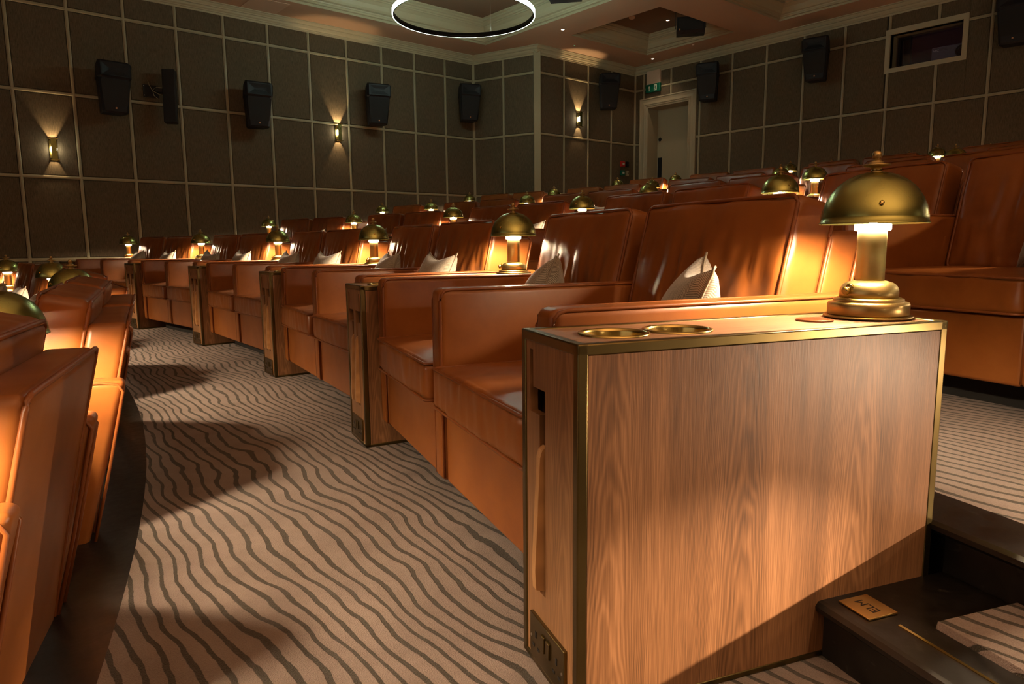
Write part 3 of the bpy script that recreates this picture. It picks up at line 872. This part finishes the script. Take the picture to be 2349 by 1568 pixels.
# ------------------------------------------------------------------ table lamp
def arc(cx, cz, r, a0, a1, n): return [(cx + r * math.cos(math.radians(a0 + (a1 - a0) * i / n)), cz + r * math.sin(math.radians(a0 + (a1 - a0) * i / n))) for i in range(n + 1)]
def make_lamp():
    e = empty('table_lamp')
    MB().lathe([(.080, 0), (.082, .0015), (.082, .003), (.078, .005)], 40).obj('base_flange', M_bronze, e)
    MB().lathe([(.073, .005), (.0745, .007), (.0745, .026), (.0725, .030), (.066, .031), (.064, .032), (.0645, .034), (.0635, .037), (.058, .039)], 40).obj('base_drum', M_bronze, e)
    bp = [(.0535, .039), (.0535, .048)] + arc(.0335, .050, .020, 0, 80, 6) + [(.029, .0725)]
    bo = MB().lathe(bp, 40).obj('base_bowl', M_satin, e)
    kn = MB().lathe([(.009, 0), (.009, .004), (.0055, .005), (.0045, .010), (.007, .012), (.0085, .016), (.006, .020)], 14, axis='y')
    kn.v = [(x, -y, z) for (x, y, z) in kn.v]
    ko = kn.obj('switch', M_brass, bo, (0, -.047, .060), (0.45, 0, 0))
    MB().lathe([(.0255, .0725), (.0265, .075), (.0265, .168), (.0270, .170)], 32).obj('column', M_satin, e)
    df = MB().lathe([(.028, .1712), (.0325, .171), (.0335, .172), (.0335, .1815), (.0325, .1825), (.012, .183)], 32).obj('diffuser', M_diff, e)
    MB().lathe([(.0278, .1702), (.0322, .1702)], 28, cap0=False, cap1=False).obj('light_ring', M_under, df, fix=False)
    MB().lathe([(.006, .183), (.011, .190), (.012, .203), (.010, .213), (.004, .218)], 16).obj('bulb', M_bulb, e)
    R, t = .0965, .0016
    dz = .183
    outp = [(R + .0018, dz), (R + .0018, dz + .003)] + [(R * (math.cos(a) ** .92), dz + .100 * math.sin(a)) for a in [math.radians(x) for x in (2, 8, 15, 22, 30, 38, 46, 54, 62, 69, 75, 80, 84)]]
    inp = [(max(.004, r_ - t), z_ - (t if z_ > dz + .01 else 0)) for r_, z_ in reversed(outp)]
    dm = MB().lathe(outp + inp + [outp[0]], 56, cap0=False, cap1=False).obj('dome_shade', M_dome, e)
    cap = MB().lathe([(.018, .2815), (.010, .284), (.0095, .291), (.0235, .2935), (.026, .2955), (.0235, .2975), (.013, .299), (.0125, .302), (.0085, .3035), (.0075, .3065)] + arc(0, .3145, .0092, -60, 88, 9), 28)
    cap.obj('finial', M_bronze, e)
    for a in (2.4, -0.7):
        MB().lathe([(.0045, 0), (.0045, .004), (.002, .006)], 8, (0, 0, 0)).obj('screw', M_brass, dm, (.0975 * math.cos(a) * .93, .0975 * math.sin(a) * .93, .219), (0, math.pi / 2 - .3, a))
    return e
lamp0 = make_lamp(); lu = [False]
def place_lamp(x, y, z, rz, label, group, power=1.0):
    o = lamp0 if not lu[0] else copy_tree(lamp0); lu[0] = True
    o.location = (x, y, z); o.rotation_euler = (0, 0, rz)
    tag(o, label, 'lamp', group)
    if power > 0:
        L = bpy.data.lights.new('lamp_light', 'POINT'); L.energy = LAMP_W * power; L.color = LAMP_C; L.shadow_soft_size = .028
        l = bpy.data.objects.new('lamp_light', L); COL.objects.link(l); l.location = (x, y, z + .2045)
        l.parent = o; l.location = (0, 0, .214)
    return o

# ------------------------------------------------------------------ console (drinks table between seats)
CW, CL, CH = .2323, .776, .620
T = .018
def make_console(two):
    e = empty('walnut_console' if two else 'end_console')
    h = CW / 2
    # core
    MB().box(-h + .016, h - .016, .040, CL - .01, .012, CH - .03).obj('core', M_black, e)
    for s in (-1, 1):
        x0, x1 = (h - .008, h - .001) if s > 0 else (-h + .001, -h + .008)
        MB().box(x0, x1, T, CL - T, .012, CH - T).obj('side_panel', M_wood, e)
    MB().box(-h + .009, h - .009, CL - .012, CL - .002, .012, CH - T).obj('back_panel', M_wood, e)
    # front panel with cut outs
    ix = h - .0155
    s1 = (-.082, -.068); pk = (-.082, -.016); s2 = (-.040, -.016)
    holes = [(s1[0], s1[1], .520, .588), (pk[0], pk[1], .476, .522), (s2[0], s2[1], .150, .478)]
    if two: holes += [(-b, -a, c, d) for a, b, c, d in holes]
    xs_ = sorted(set([-ix, ix] + [q for hh in holes for q in hh[:2]])); zs_ = sorted(set([.012, CH - T] + [q for hh in holes for q in hh[2:]]))
    fp = MB()
    for i in range(len(xs_) - 1):
        for j in range(len(zs_) - 1):
            cx, cz = (xs_[i] + xs_[i + 1]) / 2, (zs_[j] + zs_[j + 1]) / 2
            if any(a < cx < b and c < cz < d for a, b, c, d in holes): continue
            fp.box(xs_[i], xs_[i + 1], .003, .018, zs_[j], zs_[j + 1])
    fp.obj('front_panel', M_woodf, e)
    for s in ((-1, 1) if two else (-1,)):
        tr = MB(); c = -.031 * 1
        prof = [(.016, .155), (-.012, .165), (-.014, .20), (-.004, .405), (.0, .418), (.008, .424), (.018, .420)]
        tr.prism(prof, s * .022, s * .038, 'yz'); tr.obj('folding_tray', M_tray, e)
    # top panel with brass cups
    top = MB()
    cups = [(0.012, .118), (0.012, .245)]
    rc = .056; n = 28
    z1 = CH - .0015
    # top surface as strips around the two cups
    def plate_with_hole(x0, x1, y0, y1, cx, cy_):
        b = len(top.v); q = []
        for i in range(n):
            a = 2 * math.pi * i / n; c, s = math.cos(a), math.sin(a)
            top.v.append((cx + rc * c, cy_ + rc * s, z1))
            k = 1e9
            if c > 1e-6: k = min(k, (x1 - cx) / c)
            if c < -1e-6: k = min(k, (x0 - cx) / c)
            if s > 1e-6: k = min(k, (y1 - cy_) / s)
            if s < -1e-6: k = min(k, (y0 - cy_) / s)
            top.v.append((cx + k * c, cy_ + k * s, z1))
        for i in range(n):
            j = (i + 1) % n; top.f.append([b + 2 * i, b + 2 * i + 1, b + 2 * j + 1, b + 2 * j]); top.sm.append(False)
        for (X_, Y_) in ((x0, y0), (x1, y0), (x1, y1), (x0, y1)):
            # corner fill
            a = math.atan2(Y_ - cy_, X_ - cx) % (2 * math.pi); i = int(a / (2 * math.pi) * n) % n; j = (i + 1) % n
            top.v.append((X_, Y_, z1)); top.f.append([b + 2 * i + 1, len(top.v) - 1, b + 2 * j + 1]); top.sm.append(False)
    xt = h - .0145
    plate_with_hole(-xt, xt, .0145, .1815, *cups[0])
    plate_with_hole(-xt, xt, .1815, .309, *cups[1])
    b = len(top.v); top.v += [(-xt, .309, z1), (xt, .309, z1), (xt, CL - .0145, z1), (-xt, CL - .0145, z1)]; top.f.append([b, b + 1, b + 2, b + 3]); top.sm.append(False)
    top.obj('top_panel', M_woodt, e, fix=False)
    for (cx, cy_) in cups:
        MB().lathe([(.0615, CH - .0012), (.0610, CH + .0016), (.0565, CH + .0020), (.0545, CH), (.0535, CH - .004), (.0525, CH - .055), (.050, CH - .060), (.001, CH - .060)], 32, (cx, cy_, 0), cap0=False, cap1=False).obj('cup_holder', M_brass, e)
    if True:
        MB().lathe([(.034, CH - .001), (.034, CH + .0005), (.0325, CH + .002)], 28, (0.0, .565, 0)).obj('charging_disc', M_copper, e)
    # brass edge frame
    fr = MB(); q = T; k = .0
    for s in (-1, 1):
        a, b_ = (h - q, h) if s > 0 else (-h, -h + q)
        fr.rbox(a, b_, 0, q, 0.0, CH, .0025, 1)
        fr.rbox(a, b_, CL - q, CL, 0.0, CH, .0025, 1)
        fr.rbox(a, b_, 0, CL, CH - q, CH + .0003, .0025, 1)
        fr.rbox(a, b_, 0, CL, 0, .012, .0025, 1)
    fr.rbox(-h, h, 0, q, CH - q, CH + .0006, .0025, 1); fr.rbox(-h, h, CL - q, CL, CH - q, CH + .0006, .0025, 1)
    fr.rbox(-h, h, 0, q, 0, .012, .0025, 1)
    fr.obj('brass_frame', M_trim, e)
    # double socket
    sp_ = MB().rbox(-.074, .074, -.0035, .006, .016, .100, .0015, 1).obj('socket_plate', M_trim, e)
    def hole(x, z, w_, h_): return MB().box(x - w_ / 2, x + w_ / 2, -.0042, -.003, z - h_ / 2, z + h_ / 2)
    for cx in (-.045, .045):
        m_ = MB()
        for (dx, dz, w_, h_) in ((0, .014, .0055, .012), (-.011, -.010, .009, .0055), (.011, -.010, .009, .0055)):
            m_.box(cx + dx - w_ / 2, cx + dx + w_ / 2, -.0044, -.0030, .052 + dz - h_ / 2, .052 + dz + h_ / 2)
        m_.obj('socket_opening', M_black, sp_)
    for cx in (-.011, .011): MB().rbox(cx - .0075, cx + .0075, -.007, -.002, .052, .082, .001, 1).obj('rocker_switch', M_trim, sp_)
    for cx in (-.066, .066): MB().lathe([(.0028, 0), (.0028, -.001)], 10, (cx, -.0035, .056), axis='y').obj('screw', M_steel, sp_)
    return e
con2 = make_console(True); con1 = make_console(False); cu_ = {True: False, False: False}
def place_console(x, y, z, rz, two, label, group):
    src = con2 if two else con1
    o = src if not cu_[two] else copy_tree(src); cu_[two] = True
    o.location = (x, y, z); o.rotation_euler = (0, 0, rz)
    tag(o, label, 'side table', group); return o

# ------------------------------------------------------------------ armchairs
SW = .617; AW = .074
LEAN = math.radians(13)
def back_cushion_mesh(seed):
    hx, hy, hz, r = SW / 2 - .004, .064, .235, .028
    rnd = random.Random(seed); ph = rnd.random() * 40
    def disp(q, n):
        u, v = q.x / hx, q.z / hz
        # crowned faces
        bul = (1 - u * u) * (1 - v * v)
        a = n.y * n.y
        o = 0.016 * bul * a
        if n.y < -.3:
            # vertical creases fanning out of the lower half
            fade = max(0, min(1, (0.75 - v) / 0.9)) * max(0, min(1, (1.0 - abs(u)) * 5))
            s = 0
            for kx, amp in ((9, 1.0), (17, .6)):
                s += amp * noise.noise(Vector((u * kx + 0.5 * v * math.sin(ph), v * 1.3 + ph, ph)))
            o += 0.014 * fade * s
            o += 0.004 * noise.noise(Vector((u * 3, v * 3, ph + 9)))
        # soft waviness of the upper edge
        if n.z > .3: o += .004 * noise.noise(Vector((u * 5, ph, 0)))
        return q + n * o
    V, Fc = rounded(hx, hy, hz, r, 3, (44, 4, 26), disp)
    m = MB(); m.v = [tuple(p) for p in V]; m.f = Fc; m.sm = [True] * len(Fc)
    pip = MB()
    path = dense([(x, -hy + .006, z) for x, z in rrect(hx - .006, hz - .006, .028)], .05)
    pip.tube(path, .0052, 6, True)
    path = dense([(x, hy - .006, z) for x, z in rrect(hx - .006, hz - .006, .028)], .05)
    pip.tube(path, .0052, 6, True)
    return m.mesh('back_cushion', M_leather, False), pip.mesh('piping', M_piping)
def seat_cushion_mesh(seed):
    hx, hy, hz, r = SW / 2 + .003, .285, .058, .022
    ph = seed * 3.7
    def disp(q, n):
        u, v = q.x / hx, q.y / hy
        o = 0
        if n.z > .3:
            o += .018 * (1 - u * u) * (1 - v * v)
            o += .004 * noise.noise(Vector((u * 4, v * 5, ph)))
        if n.y < -.3:
            o += .006 * noise.noise(Vector((u * 11, q.z * 14, ph + 3))) + .007 * (1 - u * u)
        return q + n * o
    V, Fc = rounded(hx, hy, hz, r, 3, (34, 18, 4), disp)
    m = MB(); m.v = [tuple(p) for p in V]; m.f = Fc; m.sm = [True] * len(Fc)
    pip = MB()
    for zz in (hz - .004, -hz + .004):
        pip.tube(dense([(x, y, zz) for x, y in rrect(hx - .003, hy + .0005, .02)], .05), .0045, 6, True)
    return m.mesh('seat_cushion', M_leather, False), pip.mesh('piping', M_piping)
BC = [back_cushion_mesh(s) for s in (1, 2, 3, 4)]
SC = [seat_cushion_mesh(s) for s in (1, 2)]
def frame_mesh():
    # padded back shell: sheared rounded box
    hx = SW / 2; z0, z1 = .095, .795
    def lean(q):
        t = (q.z - z0) / (z1 - z0)
        return Vector((q.x, q.y + .150 * t - .02 * t * (1 - t), q.z))
    m = MB(); V, Fc = rounded(hx, .052, (z1 - z0) / 2, .022, 3, (6, 1, 10))
    for p in V:
        p = p + Vector((0, .675, (z0 + z1) / 2))
        # thinner towards the top
        p.y = .675 + (p.y - .675) * (1.0)
        m.v.append(tuple(lean(p)))
    m.f = Fc; m.sm = [True] * len(Fc)
    pip = MB()
    for yy in (.675 + .050, .675 - .050):
        path = dense([(x, yy, (z0 + z1) / 2 + z) for x, z in rrect(hx - .003, (z1 - z0) / 2 - .003, .022)], .06)
        pip.tube([lean(p) for p in path], .005, 6, True)
    return m.mesh('back_shell', M_leather, False), pip.mesh('piping', M_piping)
FR = frame_mesh()
def arm_mesh():
    V, Fc = rounded(AW / 2, .355, .275, .018, 3, (1, 8, 6))
    m = MB(); c = Vector((0, .355, .375))
    for p in V:
        q = p + c; m.v.append((q.x, q.y + .15 * (q.y / .71) * (q.z - .1) / .55, q.z))
    m.f = Fc; m.sm = [True] * len(Fc)
    pip = MB()
    for sx in (-1, 1):
        x = sx * (AW / 2 - .004)
        path = [(x, .006, .11), (x, .004, .30), (x, .004, .50), (x, .004, .615), (x, .008, .632), (x, .018, .643), (x, .034, .6465), (x, .3, .6468), (x, .80, .6468), (x, .838, .640), (x, .850, .620), (x, .80, .40), (x, .73, .12)]
        pip.tube(path, .0045, 6)
    return m.mesh('arm', M_leather, False), pip.mesh('piping', M_piping)
AR = arm_mesh()
bm_ = MB().rbox(-SW / 2, SW / 2, .012, .62, .098, .315, .012, 2)
BASE = bm_.mesh('seat_base', M_leather)
def make_seats(n, variants):
    e = empty('leather_loveseat' if n == 2 else 'leather_armchair')
    W = n * SW + (n + 1) * AW
    for i in range(n + 1):
        x = -W / 2 + AW / 2 + i * (SW + AW)
        a = link('arm', AR[0], e, (x, 0, 0)); link('piping', AR[1], a)
    for i in range(n):
        x = -W / 2 + AW + SW / 2 + i * (SW + AW)
        link('seat_base', BASE, e, (x, 0, 0))
        s = link('seat_cushion', SC[(i + variants) % 2][0], e, (x, .262, .377)); link('piping', SC[(i + variants) % 2][1], s)
        c = link('back_cushion', BC[(i + variants) % 4][0], e, (x, .682, .642), (-LEAN, 0, 0)); link('piping', BC[(i + variants) % 4][1], c)
        f = link('back_shell', FR[0], e, (x, 0, 0)); link('piping', FR[1], f)
    MB().box(-W / 2 + .04, W / 2 - .04, .17, .66, 0.0, .10).obj('plinth', M_plinth, e)
    return e, W
PROTO = [make_seats(2, v) for v in (0, 1, 2, 3)]; PROTO1 = make_seats(1, 2)
pu = {}
def place_seats(n, v, x, y, z, rz, avail, label, group):
    src, W = (PROTO[v % 4] if n == 2 else PROTO1)
    key = src.name
    o = src if key not in pu else copy_tree(src); pu[key] = 1
    o.location = (x, y, z); o.rotation_euler = (0, 0, rz); o.scale = (avail / W, 1, 1)
    tag(o, label, 'loveseat' if n == 2 else 'armchair', group)
    return W

# pillow
def pillow_meshes():
    S = .165; n = 22; m = MB(); idx = {}
    def pt(i, j, s):
        u, v = -1 + 2 * i / n, -1 + 2 * j / n
        e_ = (1 - u * u) * (1 - v * v)
        t = .072 * max(0, e_) ** .42
        # sides pull in between the corners
        x = u * S * (1 - .15 * (1 - v * v)); z = v * S * (1 - .26 * (1 - u * u))
        return (x, s * t, z)
    for s in (-1, 1):
        for i in range(n + 1):
            for j in range(n + 1):
                edge = i in (0, n) or j in (0, n)
                k = (i, j, 0 if edge else s)
                if k not in idx: idx[k] = len(m.v); m.v.append(pt(i, j, s))
        for i in range(n):
            for j in range(n):
                g = lambda a, b: idx[(a, b, 0 if (a in (0, n) or b in (0, n)) else s)]
                q = [g(i, j), g(i + 1, j), g(i + 1, j + 1), g(i, j + 1)]
                if s > 0: q.reverse()
                m.f.append(q); m.sm.append(True)
    rim = [pt(i, 0, 0) for i in range(n)] + [pt(n, j, 0) for j in range(n)] + [pt(n - i, n, 0) for i in range(n)] + [pt(0, n - j, 0) for j in range(n)]
    p = MB().tube(rim, .0032, 6, True)
    return m.mesh('throw_pillow', M_pillow, False), p.mesh('piping', M_pillowp)
PM = pillow_meshes()
def place_pillow(x, y, z, rot, label, group):
    o = link('throw_pillow', PM[0], None, (x, y, z), rot); link('piping', PM[1], o)
    tag(o, label, 'cushion', group)

# ------------------------------------------------------------------ the rows
ROWN = ['near left row', 'long middle row', 'second row back', 'third row back', 'fourth row back', 'fifth row back']
ORD = ['first', 'second', 'third', 'fourth', 'fifth', 'sixth', 'seventh', 'eighth', 'ninth', 'tenth', 'eleventh', 'twelfth']
ROWS = [
    (12.72, [.332, .406, .549, .688, .827, .966]),
    (14.393, [.3444, .4687, .5917, .7155, .8324, .9497]),
    (16.047, [.356, .4735, .5858, .6998, .8138, .9264]),
    (17.766, [.436, .5399, .643, .7476, .85, .9083]),
    (19.481, [.437, .5314, .6238, .7173, .8069, .8973]),
    (21.121, [.4935, .581, .6681, .7559, .8078]),
]
for r, (RL, ths) in enumerate(ROWS):
    z = (r - 1) * RISE; RF = RL - .70
    N = len(ths); nm = ROWN[r]; seat_no = 0
    tot = 0
    for i in range(N - 1): tot += 2 if (ths[i + 1] - ths[i]) * RF > 1.35 else 1
    for i, th in enumerate(ths):
        x, y = polar(th, RF); rz = rz_of(th)
        if r == 0: w_ = '%s from camera, %s' % (ORD[i], nm)
        else: w_ = '%s from left wall, %s' % (ORD[N - 1 - i], nm)
        two = 0 < i < N - 1
        if r == 1 and i == 0: clab = 'large walnut console with brass edges nearest the camera'
        else: clab = 'walnut console with brass edges, ' + w_
        if r == 1 and i == 0: rz += .0175
        place_console(x, y, z, rz, two, clab, 'walnut consoles of the ' + nm)
        xl, yl = x - math.sin(rz) * .70, y + math.cos(rz) * .70
        if r == 1 and i == 0: llab = 'largest brass dome lamp, lit, on the nearest walnut console'
        else: llab = 'lit brass dome lamp, ' + w_
        place_lamp(xl, yl, z + CH + .0006, rz + random.uniform(-.5, .5) * (0 if r == 1 and i == 0 else 1), llab, 'dome lamps of the ' + nm, (2.6 if i == 0 else 1.5) if r == 0 else 1.0)
        if i < N - 1:
            tc = (th + ths[i + 1]) / 2; n = 2 if (ths[i + 1] - th) * RF > 1.35 else 1
            avail = (ths[i + 1] - th) * RF - CW - .012
            RS = RF + .055 - .012
            xs_, ys_ = polar(tc, RS); rzs = rz_of(tc)
            if r == 0: lw = '%s from camera, %s' % (ORD[i], nm)
            else: lw = '%s from left wall, %s' % (ORD[N - 2 - i], nm)
            kind = 'two-seat tan leather sofa' if n == 2 else 'single tan leather armchair'
            W = place_seats(n, i + r, xs_, ys_, z, rzs, avail, '%s, %s' % (kind, lw), 'seats of the ' + nm)
            if r <= 3:
                for s in range(n):
                    xo = (-W / 2 + AW + SW / 2 + s * (SW + AW)) * avail / W
                    c, s_ = math.cos(rzs), math.sin(rzs)
                    off = (.04 if s == 0 else .06) + random.uniform(-.04, .04); dep = .47 + random.uniform(-.01, .02)
                    tw = random.uniform(-.22, .05)
                    if i == 0 and s == 1 and r > 0: off, dep, tw = .155, .47, -.62
                    if r == 1 and i == 0 and s == 0: off, dep, tw = .09, .45, -.5
                    lx, ly = xo + off, dep
                    side = 'far' if s == 0 else 'near'
                    place_pillow(xs_ + c * lx - s_ * ly, ys_ + s_ * lx + c * ly, z + .44 + .138, (-.36, random.uniform(-.08, .08), rzs + tw),
                                 ('grey cushion, %s seat, %s' % (side, lw.replace('from', 'sofa from', 1))) if n == 2 else 'grey cushion on single armchair, %s' % lw, 'herringbone cushions of the ' + nm)

# back wall side tables with lamps (last tier)
ZT = 5 * RISE
for i, (yy, lb) in enumerate(((4.816, 'leftmost'), (3.786, 'middle'), (2.868, 'rightmost'))):
    e = empty('round_side_table', (10.1, yy, ZT))
    MB().lathe([(.16, .462), (.165, .466), (.165, .482), (.16, .4855)], 32).obj('table_top', M_woodt, e)
    MB().lathe([(.02, .01), (.02, .462)], 16).obj('stem', M_trim, e)
    MB().lathe([(.12, 0), (.12, .008), (.02, .016)], 28).obj('foot', M_trim, e)
    tag(e, '%s of three small round tables hidden behind the last row' % lb, 'side table', 'tables behind the last row')
    place_lamp(10.1, yy, ZT + .4858, 0, '%s of three lamp tips peeping over the last row at the back wall' % lb, 'lamps behind the last row', .5)

# ------------------------------------------------------------------ aisle steps
def aisle_step(k, label, ymax, ymin=-0.55):
    E0 = EDGE[k]; zb = (k - 1) * RISE; zt = zb + RISE / 2
    R0 = E0 - .285
    a0, a1 = math.asin((ymin - OY) / R0), math.asin((ymax - OY) / R0)
    e = empty('aisle_step', (OX + R0 * math.cos(a1), OY + R0 * math.sin(a1), zb))
    def part(prof, name, m, b0, b1, n=24):
        mb = MB(); arc_profile(mb, prof, n, b0, b1); o = mb.obj(name, m); return at(o, e)
    part([(R0 + .012, zb), (R0 + .012, zt - .034), (R0 + .002, zt - .026), (R0 - .008, zt - .018), (R0 - .010, zt - .009), (R0 - .004, zt - .001), (R0 + .006, zt), (E0 + .028, zt), (E0 + .028, zb)], 'step_body', M_bwood, a0, a1)
    part([(R0 + .115, zt), (R0 + .119, zt + .012), (E0 + .024, zt + .012), (E0 + .024, zt)], 'carpet_inset', M_carpet, a0 + .01, a1 - .0105)
    part([(R0 + .062, zt), (R0 + .062, zt + .0015), (R0 + .068, zt + .0015), (R0 + .068, zt)], 'brass_strip', M_brass, a0 + .01, a1 - .0085)
    tag(e, label, 'step')
    return e
aisle_step(1, 'black step with carpet inset and brass strip beside the nearest console', .565)
aisle_step(2, 'black step up to the third row at the right, mostly hidden', .50)

# plaque ELM on the first step
pl = empty('row_plaque', (1.257, .489, RISE / 2 + .0008)); pa = math.atan2(.447 - .531, 1.276 - 1.242)
pl.rotation_euler = (0, 0, -0.36)
MB().rbox(-.0335, .0335, -.035, .035, 0, .0035, .0008, 1).obj('plate', M_plaque, pl)
text_obj('ELM', .026, M_txt, 'lettering', pl, (0, 0, .0036), (0, 0, math.pi / 2), .0003)
tag(pl, 'small brass plaque reading ELM on the black step', 'sign')

# consoles across the aisle, with their lamps and a step light in the side of the upper one
for (RL, th, zz, nm) in ((14.393, .2174, 0.0, 'middle row'), (16.047, .274, RISE, 'second row')):
    x, y = polar(th, RL - .70); rz = rz_of(th)
    place_console(x, y, zz, rz, False, 'walnut console across the aisle from the %s' % nm, 'consoles across the aisle')
    place_lamp(x - math.sin(rz) * .70, y + math.cos(rz) * .70, zz + CH + .0006, rz, 'brass dome lamp across the aisle from the %s' % nm, 'lamps across the aisle', .2)
def step_light(x, y, z, aim, energy):
    e = empty('step_light', (x, y, z), rz_of(.274))
    MB().rbox(-.004, .012, -.05, .05, -.02, .02, .002, 1).obj('bezel', M_trim, e)
    MB().box(-.006, -.003, -.04, .04, -.012, .012).obj('lens', M_down, e)
    tag(e, 'small recessed step light across the aisle', 'step light')
    sp = bpy.data.lights.new('step_beam', 'SPOT'); sp.energy = energy; sp.color = (1, .70, .45); sp.spot_size = .33; sp.spot_blend = 1.0; sp.shadow_soft_size = .006
    l = bpy.data.objects.new('step_beam', sp); COL.objects.link(l); l.location = (x - .02, y + .03, z)
    l.rotation_euler = (Vector(aim) - Vector(l.location)).to_track_quat('-Z', 'Y').to_euler()
    s2 = sp.copy(); s2.energy = energy * .32; s2.spot_size = .95
    l2 = l.copy(); l2.data = s2; COL.objects.link(l2)
step_light(1.93, -.60, .47, (1.00, .64, .13), STEP_W)

# ------------------------------------------------------------------ added soft fill lights outside the view
def area(name, loc, aim, size, energy, color, sy=None):
    L = bpy.data.lights.new(name, 'AREA'); L.energy = energy; L.color = color; L.size = size
    if sy: L.shape = 'RECTANGLE'; L.size_y = sy
    o = bpy.data.objects.new(name, L); COL.objects.link(o); o.location = loc
    o.rotation_euler = (Vector(aim) - Vector(loc)).to_track_quat('-Z', 'Y').to_euler(); return o
area('front_fill', (XF + .3, 2.0, 1.6), (4, 3, 0.6), 6.0, FILL_W, (1.0, .82, .66), 2.6)  # added frontal fill from the screen end, no lit screen stands there
area('ceiling_fill', (-1.0, -3.6, 1.0), (-.99, -3.6, 4), 6.0, WASH_W, (1.0, .76, .54), 4.0)  # added upward fill to brighten the ceiling, not a real fitting
area('overhead_fill', (1.5, 2.0, ZC - .05), (1.5, 2.0, 0), 2.5, OVERHEAD_W, (1.0, .78, .55), 2.5)  # added weak downward fill under the ceiling, no such lamp in the hall
